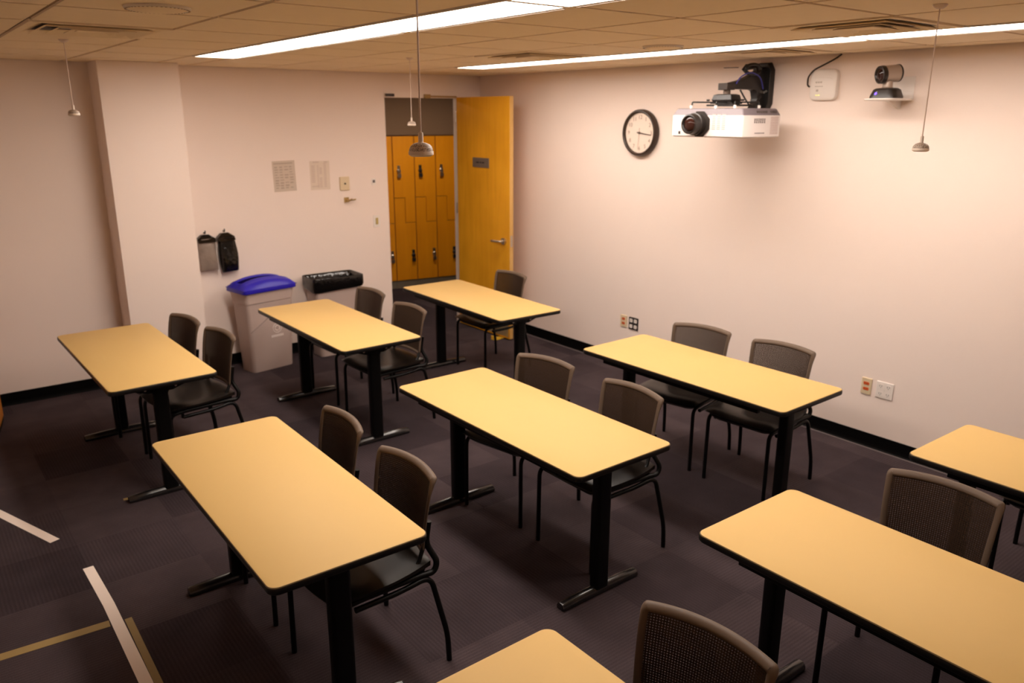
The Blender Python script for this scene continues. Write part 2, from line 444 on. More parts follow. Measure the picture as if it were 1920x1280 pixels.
lt = thing('ceiling_light', 'unseen white corridor light beyond the doorway, added to light the lockers', 'ceiling light', (5.0, 7.9, 2.55))  # out-of-view panel, added to brighten the corridor and lockers
link('frame', B((-.62, .62, -.16, .16, -.012, -.001)), M['white_metal'], lt)
link('diffuser', B((-.60, .60, -.14, .14, -.016, -.0125)), M['corr_fill'], lt)

# ------------------------------------------------------------------ ceiling fixtures
y_ends = [YB - .587 * k for k in (2, 4, 6, 8, 10)]
posn = ['nearest the back wall', 'second from the back wall', 'third from the back wall', 'farthest from the back wall']
for x0, x1, row in ((1.80, 2.10, 'row toward the pillar'), (3.95, 4.225, 'row along the projector wall')):
    for k in range(4):
        y1, y0 = y_ends[k], y_ends[k + 1]
        cx, cy, hw, hl = (x0 + x1) / 2, (y0 + y1) / 2, (x1 - x0) / 2 - .002, (y1 - y0) / 2 - .002
        t = thing('ceiling_light', 'strip ceiling light %s in the %s' % (posn[k], row), 'ceiling light', (cx, cy, ZC), 0, 'ceiling light strip in the ' + row)
        f = .014
        link('frame', B((-hw, -hw + f, -hl, hl, -.006, .012), (hw - f, hw, -hl, hl, -.006, .012), (-hw + f, hw - f, -hl, -hl + f, -.006, .012), (-hw + f, hw - f, hl - f, hl, -.006, .012), (hw + .005, hw + .010, -hl + .03, hl - .03, -.009, .004), (hw - .001, hw + .005, -hl + .03, hl - .03, .002, .006)), M['white_metal'], t)
        link('diffuser', B((-hw + f, hw - f, -hl + f, hl - f, -.001, .006)), M['lens'], t)

vl = {'l': 'square ceiling vent near the pillar, behind the far-left hanging microphone', 'm': 'square ceiling vent in front of the doorway, by the light row end',
      'r': 'square ceiling vent with open louvers above the video camera, left of the right-hand microphone', 'w': 'small ceiling vent against the projector wall above the projector'}
for k, x0, x1, y0, y1 in vent_cells:
    cx, cy = (x0 + x1) / 2, (y0 + y1) / 2; hx, hy = (x1 - x0) / 2 - .004, (y1 - y0) / 2 - .004
    t = thing('ceiling_vent', vl[k], 'vent', (cx, cy, ZC))
    link('duct_box', B((-hx, hx, -hy, hy, .0071, .0085)), M['vent_dark'], t)
    bm = bmesh.new()
    def sq(a, b, z): return [(-a, -b, z), (a, -b, z), (a, b, z), (-a, b, z)]
    loft(bm, [sq(hx, hy, .007), sq(hx, hy, -.006), sq(hx - .03, hy - .03, -.006), sq(hx - .075, hy - .075, .006)], True, False, False)
    link('frame', bm, M['ceil'], t)
    for q in range(3):
        a = .78 - .22 * q
        bm = bmesh.new(); ax, ay = hx * a, hy * a
        loft(bm, [sq(ax, ay, -.014), sq(ax, ay, -.011), sq(ax - .04, ay - .04, .006), sq(ax - .04, ay - .04, .003), sq(ax, ay, -.014)], True, False, False)
        link('louver', bm, M['ceil'], t)
    link('centre_plate', B((-hx * .2, hx * .2, -hy * .2, hy * .2, -.008, -.005)), M['ceil'], t)

for x, y, lab in ((.915, 3.34, 'round perforated speaker in the ceiling near the left edge, beside the vent'), (3.70, 3.345, 'round ceiling speaker in front of the light row above the clock')):
    t = thing('ceiling_speaker', lab, 'speaker', (x, y, ZC), 0, 'round ceiling speakers')
    link('rim', Lt([(.118, -.0005), (.118, -.006), (.110, -.011), (.104, -.011), (.104, -.0005)], 48), M['white_metal'], t, smooth=True)
    g = Lt([(.104, -.009), (.09, -.014), (.05, -.018), (.001, -.019)], 48)
    link('grille', g, M['ceil'], t, smooth=True)
    bm = bmesh.new()
    for q in range(44):
        a = 2 * PI * q / 44; cbox(bm, (.111 * math.cos(a), .111 * math.sin(a), -.0115), (.006, .006, .001))
    link('perforation', bm, M['ceilgap'], t)

# hanging microphones
def mic(x, y, zb, label, q=.64):
    t = thing('hanging_microphone', label, 'microphone', (x, y, zb), 0, 'hanging microphones')
    h = ZC - zb
    def P_(pr_): return [(r * q, z * q) for r, z in pr_]
    link('ceiling_cap', Lt([(.001, h - .016), (.012, h - .016), (.022, h - .008), (.026, h - .001), (.001, h - .0008)], 24), M['mic_cable'], t, smooth=True)
    link('cable', Tb(([(0, 0, .085 * q), (0, 0, h - .014)], .0024), n=8), M['mic_cable'], t, smooth=True)
    link('stem', Lt(P_([(.012, .046), (.010, .052), (.0095, .056), (.0095, .082), (.0075, .088), (.001, .089)]), 20), M['mic_plastic'], t, smooth=True)
    link('grille', Lt(P_([(.0445, .019), (.044, .026), (.040, .036), (.032, .044), (.020, .049), (.011, .051), (.001, .0515)]), 36), M['mic_grille'], t, smooth=60)
    link('band', Lt(P_([(.001, .0), (.036, .0), (.045, .005), (.0465, .007), (.0465, .018), (.0455, .0195), (.001, .0195)]), 36), M['mic_plastic'], t, smooth=35)
    return t
mic(1.03, 1.684, 2.097, 'largest hanging microphone, its long cord crossing the ceiling light, before the doorway')
mic(.882, 5.04, 2.186, 'small microphone hanging in front of the white wall left of the pillar')
mic(3.052, 5.107, 2.118, 'small microphone hanging in the doorway just behind the largest microphone')
mic(3.117, 1.500, 2.062, 'microphone hanging in front of the projector wall right of the video camera')

# ------------------------------------------------------------------ right wall: clock, projector, access point, camera, outlets
t = wall_thing('wall_clock', 'round clock with dark rim and pale face beside the projector', 'clock', right_wall(4.745, 2.052, .001))
link('rim', Lt([(.155, 0), (.186, 0), (.190, .012), (.188, .040), (.180, .052), (.170, .054), (.163, .048), (.161, .030), (.155, .028)], 64), M['clock_rim'], t, smooth=35)
link('clock_face', Lt([(.001, .020), (.162, .020), (.162, .030), (.001, .0305)], 64), M['clock_face'], t, smooth=30)
bm = bmesh.new()
for n in range(1, 13):
    a = PI / 2 - n * PI / 6
    text_bm(str(n), .046, Matrix.Translation((.125 * math.cos(a), .125 * math.sin(a), .0315)), bm)
for n in range(60):
    a = n * PI / 30; c, s_ = math.cos(a), math.sin(a); r0, r1, w = .150, .157, (.0018 if n % 5 == 0 else .0008)
    q = [(r0, -w), (r1, -w), (r1, w), (r0, w)]
    loft(bm, [[(c * r - s_ * u, s_ * r + c * u, .0308) for r, u in q], [(c * r - s_ * u, s_ * r + c * u, .0313) for r, u in q]])
link('numerals', bm, M['num'], t)
def hand(name, ang, length, w, tail, z, m):
    a = math.radians(90 - ang); c, s_ = math.cos(a), math.sin(a)
    q = [(-tail, -w), (length, -w * .6), (length, w * .6), (-tail, w)]
    bm = bmesh.new(); loft(bm, [[(c * r - s_ * u, s_ * r + c * u, z) for r, u in q], [(c * r - s_ * u, s_ * r + c * u, z + .0012) for r, u in q]])
    return link(name, bm, m, t)
hand('hour_hand', 98, .085, .006, .02, .034, M['hand']); hand('minute_hand', 97, .130, .0045, .028, .0365, M['hand']); hand('second_hand', 184, .135, .0022, .04, .039, M['sec'])
link('hub', Lt([(.001, .033), (.009, .033), (.009, .041), (.001, .042)], 20), M['hand'], t, smooth=30)

# projector: lens faces -X
PXF, PD, PY0, PY1, PZ0, PZ1 = 4.43, .41, 3.290, 3.885, 2.050, 2.238
t = thing('projector', 'white projector hanging from the black wall arm, lens facing the room', 'projector', (PXF + PD / 2, (PY0 + PY1) / 2, PZ0))
W2, D2, H = (PY1 - PY0) / 2, PD / 2, PZ1 - PZ0
bm = bmesh.new()
def pr(dx, dy, z, r=.012): return rrect(2 * (D2 - dx), 2 * (W2 - dy), r, 4, z)
loft(bm, [pr(.012, .012, 0), pr(0, 0, .008), pr(0, 0, H - .045)])
link('body', bm, M['projector'], t, smooth=30)
bm = bmesh.new(); loft(bm, [pr(.0, .0, H - .0445), pr(.018, .022, H - .004), pr(.026, .03, H)])
link('top_cover', bm, M['proj_grey'], t, smooth=30)
fm = Matrix(((0, 0, -1, -D2), (-1, 0, 0, 0), (0, 1, 0, 0), (0, 0, 0, 1)))      # x' -> -Y, y' -> up, z' -> out of the lens face
lx, lz = W2 - .222, .086
L0 = fm @ Matrix.Translation((-lx, lz, 0)) @ Matrix.Diagonal((1.12, 1.12, 1.15, 1))
link('lens_recess', Lt([(.001, -.0), (.078, .0), (.080, .004), (.001, .0045)], 8, L0 @ Matrix.Translation((.024, 0, 0)) @ Matrix.Rotation(PI / 8, 4, 'Z')), M['lens_black'], t, smooth=30)
link('lens_barrel', Lt([(.066, .004), (.066, .03), (.060, .034), (.058, .075), (.050, .078), (.044, .066), (.001, .0655)], 36, L0), mat('lens_ring', (.016, .012, .010), .4), t, smooth=30)
link('lens_glass', Lt([(.001, .066), (.043, .066), (.038, .071), (.02, .075), (.001, .0765)], 32, L0), M['lens_glass'], t, smooth=True)
bm = bmesh.new()
for cx_ in (.085, .125, .165):
    for q in range(9):
        c = fm @ Vector((cx_ - .02, .055 + q * .0115, .0006)); cbox(bm, c, (.0012, .028, .006))
link('front_vent', bm, M['vent_pale'], t)
c = fm @ Vector((-W2 + .072, .028, .0006)); link('ir_window', B((c.x - .001, c.x, c.y - .008, c.y + .008, c.z - .010, c.z + .010)), M['lens_black'], t, bevel=.0)
bm = bmesh.new()                                        # side face, seen at the right (-Y)
for q in range(6):
    for r_ in range(3): cbox(bm, (-D2 + .125 + q * .021, -W2 - .0005, .098 + r_ * .0105), (.013, .0012, .0075))
link('side_vent', bm, M['vent_dark'], t)
bm = bmesh.new()
for q in range(11): cbox(bm, (.135, -W2 - .0005, .025 + q * .0105), (.085, .0012, .005))
link('side_grille', bm, M['vent_pale'], t)
bm = bmesh.new()
for q in range(9): cbox(bm, (-D2 + .135 + q * .012, -W2 - .0005, .030), (.008, .001, .007))
link('model_lettering', bm, M['proj_grey'], t)
bm = bmesh.new()
for q in range(5):
    a = .016; z = H - .028
    cbox(bm, (-.045 + q * .024, -W2 + .010, z), (.018, .006, .024))
for q in range(3): cbox(bm, (.105 + q * .024, -W2 + .010, z), (.022, .006, .026))
link('top_vent', bm, M['vent_dark'], t)
for sx, sy in ((-.14, .19), (-.14, -.02), (-.13, -.17), (.13, -.17)):
    link('mount_boss', Lt([(.010, 0), (.010, .020), (.001, .021)], 14, Matrix.Translation((sx, sy, H - .0005))), M['white_plastic'], t, smooth=30)

# wall arm that carries it
AY = 3.585; PZ = PZ1
t = thing('projector_mount', 'black steel wall arm with cables above the white projector', 'mount', (XW, AY, 2.25))
def o_(x, y, z): return (x - XW, y - AY, z - 2.25)
bm = bmesh.new()
prof = [(-.075, .02), (-.055, -.02), (.055, -.02), (.085, .04), (.085, .26), (.055, .30), (-.045, .30), (-.075, .25)]
loft(bm, [[(-.002, y, z) for y, z in prof], [(-.05, y * .92, .14 + (z - .14) * .95) for y, z in prof]])
link('wall_plate', bm, M['mount'], t, bevel=.004)
bm = bmesh.new()                                         # tapered arm with a curved lower gusset
side = [(-.045, .27), (-.045, -.01), (-.10, -.012), (-.155, -.012), (-.13, .02), (-.118, .06), (-.135, .105), (-.165, .115), (-.46, .115), (-.46, .145), (-.30, .175), (-.21, .205), (-.15, .23)]
loft(bm, [[(x, -.028, z) for x, z in side], [(x, .028, z) for x, z in side]])
link('arm', bm, M['mount'], t, bevel=.003)
link('arm_cap', B((-.475, -.39, -.038, .038, .108, .152)), M['dark_metal'], t, bevel=.003)
link('column', Lt([(.001, .04), (.024, .04), (.024, .11), (.001, .111)], 20, Matrix.Translation((-.425, 0, 0))), mat('brown_column', (.12, .075, .05), .45), t, smooth=30)
bm = bmesh.new()
loft(bm, [rrect(.10, .15, .01, 3, .022, -.425), rrect(.115, .17, .01, 3, .045, -.425), rrect(.10, .15, .01, 3, .076, -.425), rrect(.07, .11, .01, 3, .082, -.425)])
box(bm, -.48, -.37, -.09, .09, .018, .026)
hb = link('swivel_head', bm, M['mount'], t, smooth=25)
link('adjuster_knob', Lt([(.001, 0), (.012, .002), (.012, .012), (.001, .014)], 14, Matrix.Translation((-.48, .11, .035))), M['mount'], t, smooth=30)
link('adjuster_knob', Lt([(.001, 0), (.012, .002), (.012, .012), (.001, .014)], 14, Matrix.Translation((-.40, -.115, .035))), M['mount'], t, smooth=30)
link('cradle', B((-.51, -.31, -.13, .10, .006 - .003, .014), (-.46, -.35, -.06, .06, .014, .022)), M['mount'], t, bevel=.002)
for a, b2 in (((-.42, .05), (-.555, .185)), ((-.42, -.06), (-.555, -.02)), ((-.40, -.08), (-.545, -.165)), ((-.40, -.07), (-.285, -.165))):
    link('spider_leg', Tb((fillet([(a[0], a[1], .028), (b2[0] + .0, b2[1], .030), (b2[0], b2[1], .009)], .012), .0055)), M['mount'], t, smooth=True)
for y, z in ((-.05, .105), (-.035, .098), (.052, .10), (.05, .0)):
    link('bolt', Lt([(.001, 0), (.008, 0), (.008, .006), (.001, .007)], 10, Matrix.Translation((-.052, y, z)) @ Matrix.Rotation(-PI / 2, 4, 'Y')), M['screw'], t, smooth=30)
loop = []
for k in range(22):
    a = 2 * PI * k / 16
    loop.append((-.20 - .085 * math.cos(a) , -.035 + .012 * k / 22 * math.sin(a * .5), .247 + .032 * math.sin(a)))
link('cable_loop', Tb(([(-.06, -.01, .25)] + [(-.12, -.02, .27)] + loop + [(-.12, -.02, .235)], .011), ([(-.06, .01, .255), (-.15, .0, .275), (-.25, -.01, .272), (-.29, -.015, .245), (-.25, -.02, .22), (-.16, -.02, .225)], .009)), M['mount'], t, smooth=True)
link('blue_cable', Tb((fillet([(-.08, -.04, .12), (-.13, -.05, .20), (-.24, -.045, .232), (-.33, -.03, .195), (-.37, -.03, .15)], .05), .0045)), M['cable_blue'], t, smooth=True)
link('power_cable', Tb((fillet([(-.31, -.02, .112), (-.285, -.05, .05), (-.26, -.07, .006)], .03), .006), (fillet([(-.10, -.04, .07), (-.155, -.055, .045), (-.175, -.06, .006)], .03), .006)), M['mount'], t, smooth=True)
link('antenna_wire', Tb(([(-.24, .06, .262), (-.36, .09, .256)], .0025)), M['dark_metal'], t, smooth=True)

# wireless access point
t = wall_thing('access_point', 'cream wireless access point with a dark cable between projector and video camera', 'access point', right_wall(3.112, 2.388, .001))
bm = bmesh.new()
loft(bm, [rrect(.190, .19, .035, 6, 0), rrect(.196, .198, .038, 6, .02), rrect(.188, .190, .035, 6, .034), rrect(.165, .168, .03, 6, .042)])
link('case', bm, M['white_plastic'], t, smooth=35)
bm = bmesh.new()
loft(bm, [[(-.075, .030, .0415), (.075, .030, .0415), (.055, .042, .0415), (-.02, .046, .0415), (-.06, .040, .0415)], [(-.072, .031, .0455), (.072, .031, .0455), (.054, .040, .0455), (-.02, .044, .0455), (-.058, .039, .0455)]])
link('raised_band', bm, M['white_plastic'], t, smooth=30)
bm = bmesh.new()
for q in range(3): cbox(bm, (-.045 + q * .017, .016, .0421), (.014, .010, .0004))
for q in range(6): cbox(bm, (-.050 + q * .010, -.010, .0421), (.007, .006, .0004))
cbox(bm, (-.035, -.036, .0421), (.016, .014, .0004))
link('lettering', bm, mat('pale_print', (.50, .42, .36), .6), t)
bm = bmesh.new()
for q in (-.038, -.020): cbox(bm, (q, -.066, .0425), (.009, .005, .001))
link('indicator_lights', bm, M['led_green'], t)
link('cable', Tb((fillet([(.095, .188, .006), (.06, .16, .02), (.0, .125, .046), (-.07, .095, .050), (-.110, .05, .046), (-.118, .0, .030), (-.113, -.01, .012)], .05), .0055)), M['dark_metal'], t, smooth=True)

# shelf bracket and conference camera
SY = 2.60; SZ = 2.292
t = thing('wall_shelf', 'small white bracket shelf under the video camera', 'shelf', (XW, SY, SZ))
bm = bmesh.new()
loft(bm, [rrect(.27, .185, .045, 6, -.012, -.140), rrect(.28, .195, .05, 6, -.006, -.142), rrect(.28, .195, .05, 6, 0, -.142)])
link('tray', bm, M['white_plastic'], t, smooth=35)
link('back_plate', B((-.006, -.0005, -.085, .085, -.012, .13)), M['white_plastic'], t, bevel=.002)
bm = bmesh.new(); loft(bm, [[(-.001, y, -.0125), (-.001, y, -.06), (-.16, y, -.0125)] for y in (-.012, .012)])
link('gusset', bm, M['white_plastic'], t)
t = thing('video_camera', 'black and champagne video camera with blue light on white wall shelf', 'camera', (XW - .175, SY - .004, SZ + .001))
bm = bmesh.new()
loft(bm, [rrect(.145, .172, .045, 6, 0), rrect(.143, .170, .045, 6, .012), rrect(.118, .142, .04, 6, .050), rrect(.09, .12, .035, 6, .058), rrect(.06, .09, .03, 6, .060)])
link('base', bm, M['cam_black'], t, smooth=35)
link('neck', Lt([(.034, .056), (.028, .066), (.028, .105), (.026, .112), (.001, .1125)], 24), M['cam_grey'], t, smooth=30)
hm = Matrix.Translation((.0, .0, .125)) @ Matrix.Rotation(math.radians(38), 4, 'Z') @ Matrix.Rotation(math.radians(97), 4, 'Y') @ Matrix.Rotation(PI, 4, 'X')
hm = Matrix.Translation((0, 0, .140)) @ Vector((-.86, .48, -.10)).to_track_quat('Z', 'Y').to_matrix().to_4x4()
link('barrel', Lt([(.001, -.058), (.047, -.058), (.050, -.054), (.050, .035), (.001, .036)], 32, hm), M['cam_grey'], t, smooth=30)
link('rear_cap', Lt([(.001, -.069), (.045, -.068), (.0515, -.062), (.0515, -.054), (.001, -.0535)], 32, hm), M['cam_black'], t, smooth=30)
link('lens_ring', Lt([(.0515, .035), (.053, .040), (.051, .062), (.043, .064), (.036, .057), (.001, .0565)], 32, hm), M['cam_black'], t, smooth=30)
link('lens_glass', Lt([(.001, .057), (.035, .057), (.024, .062), (.001, .064)], 24, hm), M['lens_glass'], t, smooth=True)
link('blue_light', Lt([(.001, 0), (.0085, 0), (.007, .004), (.001, .005)], 14, Matrix.Translation((-.0635, .034, .026)) @ Vector((-.9, .35, .45)).to_track_quat('Z', 'Y').to_matrix().to_4x4()), M['led_blue'], t, smooth=True)
link('badge', Lt([(.001, 0), (.010, 0), (.001, .003)], 14, Matrix.Translation((-.058, .033, .041)) @ Vector((-.8, .3, .6)).to_track_quat('Z', 'Y').to_matrix().to_4x4()), M['white_plastic'], t, smooth=True)

# outlets on the projector wall
def outlet(label, m, w, h, plate, inner, mi, holes=()):
    t = wall_thing('wall_outlet', label, 'outlet', m)
    bm = bmesh.new(); loft(bm, [rrect(w, h, .004, 3, 0), rrect(w, h, .004, 3, .004), rrect(w - .006, h - .006, .004, 3, .0065)])
    link('cover_plate', bm, plate, t, smooth=30)
    for cx_, cy_, a, b2 in inner:
        bm = bmesh.new(); loft(bm, [rrect(a, b2, min(a, b2) * .25, 4, .0062, cx_, cy_), rrect(a, b2, min(a, b2) * .25, 4, .0085, cx_, cy_)])
        q = link('receptacle', bm, mi, t, smooth=30)
        hb = bmesh.new()
        for s_ in (-1, 1): cbox(hb, (cx_ + s_ * a * .2, cy_ + .002, .0087), (.0025, b2 * .35, .0006))
        cbox(hb, (cx_, cy_ - b2 * .3, .0087), (.004, .004, .0006))
        link('slots', hb, M['dark_metal'], q)
    bm = bmesh.new(); lathe(bm, [(.001, .0066), (.003, .0066), (.001, .0078)], 8, Matrix.Translation((0, 0, 0)))
    link('screw', bm, M['steel'], t)
    return t
outlet('ivory outlet with orange sockets left of the black outlet below the clock', right_wall(4.868, .417, .001), .080, .108, M['ivory'], [(0, .020, .036, .022), (0, -.020, .036, .022)], M['red'])
outlet('black double outlet with four white sockets, on the projector wall below the clock', right_wall(4.748, .414, .001), .112, .112, M['cam_black'], [(sx * .026, sy * .026, .034, .032) for sx in (-1, 1) for sy in (-1, 1)], M['white_plastic'])
outlet('ivory outlet with orange sockets beside the white wall plate, right of the chairs', right_wall(2.575, .426, .001), .072, .115, M['ivory'], [(0, .020, .040, .020), (0, -.018, .040, .020)], M['red'])
outlet('square white double wall plate right of the ivory outlet, low on the projector wall', right_wall(2.448, .427, .001), .116, .114, M['white_plastic'], [(sx * .026, sy * .026, .034, .032) for sx in (-1, 1) for sy in (-1, 1)], M['white_plastic'])

# ------------------------------------------------------------------ back wall: notices, plates, hook, switch, hanging bags
def sheet(label, x, z, w, h, pm, im, rows, rot):
    t = wall_thing('wall_notice', label, 'notice', back_wall(x, z, .001) @ Matrix.Rotation(rot, 4, 'Z'))
    link('paper', B((-w / 2, w / 2, -h / 2, h / 2, 0, .0012)), pm, t)
    bm = bmesh.new()
    for r_ in rows: box(bm, r_[0] - w / 2, r_[1] - w / 2, h / 2 - r_[3], h / 2 - r_[2], .0013, .0016)
    link('print', bm, im, t)
    return t
rows = [(.012, .19, .018, .028)]
for c_ in range(4):
    for r_ in range(9):
        if random.random() < .85: rows.append((.018 + c_ * .046, .018 + c_ * .046 + random.uniform(.024, .041), .05 + r_ * .023, .05 + r_ * .023 + random.uniform(.007, .015)))
sheet('grey printed notice sheet on the white wall, left of a fainter sheet', 2.870, 1.660, .212, .272, M['paper_grey'], M['ink'], rows, .02)
rows = [(.03, .09, .004, .016), (.14, .175, .004, .016)]
for a, b2, y0, y1 in ((.012, .048, .04, .21), (.07, .085, .04, .25), (.092, .118, .06, .13), (.092, .118, .15, .26), (.135, .162, .02, .25), (.012, .085, .225, .25)):
    for q in range(int((y1 - y0) / .016)): rows.append((a, b2, y0 + q * .016, y0 + q * .016 + .010))
sheet('pale faint printed sheet between grey notice and square ivory wall plate', 3.215, 1.652, .195, .262, M['paper'], M['ink_faint'], rows, -.01)
t = wall_thing('wall_plate', 'square ivory wall plate with a small dark knob above the coat hook', 'wall plate', back_wall(3.456, 1.566, .001))
bm = bmesh.new(); loft(bm, [rrect(.096, .128, .006, 3, 0), rrect(.096, .128, .006, 3, .012), rrect(.088, .120, .006, 3, .016)])
link('cover', bm, M['ivory'], t, smooth=30)
link('knob', Lt([(.001, .015), (.009, .015), (.008, .024), (.001, .025)], 14), M['dark_metal'], t, smooth=30)
t = wall_thing('coat_hook', 'small brass coat hook sticking out of the white wall', 'hook', back_wall(3.478, 1.412, .001))
link('hook_plate', B((-.034, .016, -.024, .024, -.0008, .006)), M['brass'], t, bevel=.002)
link('hook_arm', Tb((fillet([(-.01, .0, .005), (-.01, -.004, .06), (.01, .012, .085)], .02), .008), (fillet([(-.01, .0, .03), (.03, .0, .055), (.06, .006, .06)], .02), .007)), M['brass'], t, smooth=True)
t = wall_thing('wall_sensor', 'tiny grey sensor in a white plate above the light switch', 'sensor', back_wall(3.768, 1.572, .001))
link('plate', B((-.022, .022, -.036, .030, 0, .005)), M['white_plastic'], t, bevel=.001)
link('eye', B((-.011, .011, -.012, .014, .0052, .012)), M['proj_grey'], t, bevel=.002)
t = wall_thing('light_switch', 'light switch with tan toggle beside the doorway', 'switch', back_wall(3.782, 1.185, .001))
link('cover_plate', B((-.036, .036, -.058, .058, 0, .005)), M['white_plastic'], t, bevel=.0015)
link('toggle', B((-.013, .013, -.030, .034, .0052, .012)), M['tan_toggle'], t, bevel=.002)

def bag(label, x, z, w, h, dp, m, rot, seed):
    rnd = random.Random(seed)
    t = wall_thing('hanging_bag', label, 'bag', back_wall(x, z, .004) @ Matrix.Rotation(rot, 4, 'Z'))
    bm = bmesh.new(); rings = []
    for k in range(9):
        u = k / 8; yy = h / 2 - u * h
        wk = w * (.88 + .12 * math.sin(u * PI * .8)) if k not in (0,) else w * .98
        dk = dp * (.55 + .45 * math.sin(min(1, u * 1.25) * PI * .55)) * (1 if k < 8 else .7)
        ring = []
        for a in range(20):
            an = 2 * PI * a / 20; cc, ss = math.cos(an), math.sin(an)
            px = wk / 2 * math.copysign(abs(cc) ** .5, cc); pz = dk / 2 * math.copysign(abs(ss) ** .6, ss) + dp / 2 + .004
            wob = .006 * math.sin(3 * an + seed + u * 4)
            ring.append((px + wob, yy + rnd.uniform(-.003, .003), max(.002, pz + wob * .7)))
        rings.append(ring)
    loft(bm, rings)
    link('pouch', bm, m, t, smooth=60)
    bm = bmesh.new()
    loft(bm, [[(-w * .48, h / 2 - .03, .004), (-w * .49, h / 2 + .002, .006), (-.035, h / 2 + .035, .012), (.035, h / 2 + .035, .012), (w * .49, h / 2 + .002, .006), (w * .48, h / 2 - .03, .004)],
              [(-w * .46, h / 2 - .028, dp + .008), (-w * .48, h / 2 + .001, .06), (-.028, h / 2 + .034, .030), (.028, h / 2 + .034, .030), (w * .48, h / 2 + .001, .06), (w * .46, h / 2 - .028, dp + .008)]])
    link('hanger_flap', bm, M['bag_black'], t)
    link('wall_hook', Tb((fillet([(0, h / 2 + .05, 0), (0, h / 2 + .045, .035), (0, h / 2 + .07, .04)], .012), .005)), M['dark_metal'], t, smooth=True)
    return t
bag('grey plastic bag hung on the wall, half hidden by the pillar', 2.108, 1.03, .160, .27, .07, M['bag_grey'], .0, 2)
bag('shiny black bag hung on the wall beside a grey bag', 2.284, 1.018, .150, .30, .085, M['bag_black'], .05, 5)

# ------------------------------------------------------------------ bins
def bin_body(t, seed=0):
    bm = bmesh.new()
    R = [rrect(.40, .20, .035, 5, 0), rrect(.405, .205, .035, 5, .008), rrect(.450, .250, .035, 5, .62), rrect(.462, .262, .035, 5, .625), rrect(.478, .276, .035, 5, .71), rrect(.492, .288, .038, 5, .712), rrect(.492, .288, .038, 5, .742),
         rrect(.480, .276, .035, 5, .742), rrect(.46, .258, .03, 5, .70), rrect(.40, .20, .03, 5, .02)]
    loft(bm, R)
    b = link('tub', bm, M['grey_bin'], t, smooth=35)
    return b
def bin_face(u, z):         # a point on the sloping front face (-Y): u across, z up
    f = z / .62; return Vector((u, -(.1025 + (.125 - .1025) * f) - .0015, z))
t = thing('recycling_bin', 'grey recycling bin with a bright blue lid near the pillar', 'bin', (2.478, 6.80, 0), math.radians(10))
b_ = bin_body(t)
bm = bmesh.new()
for p, q in (((-.205, .37), (.0, .50)), ((.0, .50), (.205, .37))):
    tube(bm, [bin_face(*p) + Vector((0, .0005, 0)), bin_face(*q) + Vector((0, .0005, 0))], .0035, 6)
link('embossed_chevron', bm, M['bin_line'], b_, smooth=True)
bm = bmesh.new()
rg = [bin_face(.052 + .042 * math.cos(2 * PI * k / 28), .372 + .042 * math.sin(2 * PI * k / 28)) for k in range(29)]
tube(bm, rg, .003, 6, cap=False)
for k in range(3):
    a0 = PI / 2 + 2 * PI * k / 3
    p = [bin_face(.052 + .024 * math.cos(a0 + d), .372 + .024 * math.sin(a0 + d)) for d in (-.35, .35, 2 * PI / 3 - .75)]
    tube(bm, p, .0045, 6)
for q in range(7): 
    c = bin_face(-.002 + q * .0175, .302); cbox(bm, c, (.013, .002, .020))
link('recycling_mark', bm, M['bin_print'], b_)
# lid: flanged rim with an arched top and a long slot
bm = bmesh.new(); nx, ny = 40, 20
lw, ld = .515, .310
vv = {}
def lid_h(u, v):
    e_ = max(abs(u), abs(v)) 
    arch = .030 + .042 * (1 - u * u) 
    edge = min(1, (1 - abs(v)) / .30) ** .6 * min(1, (1 - abs(u)) / .16) ** .6
    groove = math.exp(-((abs(v - .05) - .42) / .14) ** 2) * .016 * (1 - u ** 4)
    return .012 + arch * edge * .9 + groove
for i in range(nx + 1):
    for j in range(ny + 1):
        u, v_ = -1 + 2 * i / nx, -1 + 2 * j / ny
        vv[i, j] = bm.verts.new((u * lw / 2, v_ * ld / 2, .742 + lid_h(u, v_)))
for i in range(nx):
    for j in range(ny):
        uc, vc = -1 + 2 * (i + .5) / nx, -1 + 2 * (j + .5) / ny
        if abs(vc - .05) < .30 and abs(uc) < .80: continue
        bm.faces.new((vv[i, j], vv[i + 1, j], vv[i + 1, j + 1], vv[i, j + 1]))
bmesh.ops.delete(bm, geom=[v for v in bm.verts if not v.link_faces], context='VERTS')
bmesh.ops.recalc_face_normals(bm, faces=bm.faces[:])
bmesh.ops.solidify(bm, geom=bm.faces[:], thickness=.006)
R = loft(bm, [rrect(lw, ld, .03, 5, .742 - .022), rrect(lw + .006, ld + .006, .03, 5, .742 - .012), rrect(lw, ld, .03, 5, .742 + .014), rrect(lw - .02, ld - .02, .025, 5, .742 + .014), rrect(lw - .016, ld - .016, .025, 5, .742 - .022)], True, False, False)
link('slotted_lid', bm, M['blue'], t, smooth=50)

t = thing('trash_bin', 'grey trash bin lined with a black bag beside the doorway', 'bin', (3.185, 6.855, 0), math.radians(-1))
bin_body(t)
bm = bmesh.new(); rnd = random.Random(3); rings = []
spec = [(.482, .278, .625, 1), (.500, .296, .650, .9), (.500, .296, .70, .5), (.500, .296, .746, .15), (.497, .293, .751, .10), (.474, .270, .746, .15), (.446, .244, .70, .6), (.415, .215, .55, .8), (.37, .17, .25, 1)]
for w_, d_, z_, k_ in spec:
    r_ = rrect(w_, d_, .03, 7, z_)
    rings.append([(x + (math.copysign(1, x)) * rnd.uniform(0, .004) * k_, y + math.copysign(1, y) * rnd.uniform(0, .005) * k_, z + (.022 * math.sin(9 * x + 3 * y * 5 + 1) * k_ if z_ < .66 and z_ > .5 else .006 * math.sin(17 * x + 11 * y) * k_)) for x, y, z in r_])
loft(bm, rings, True, False, True)
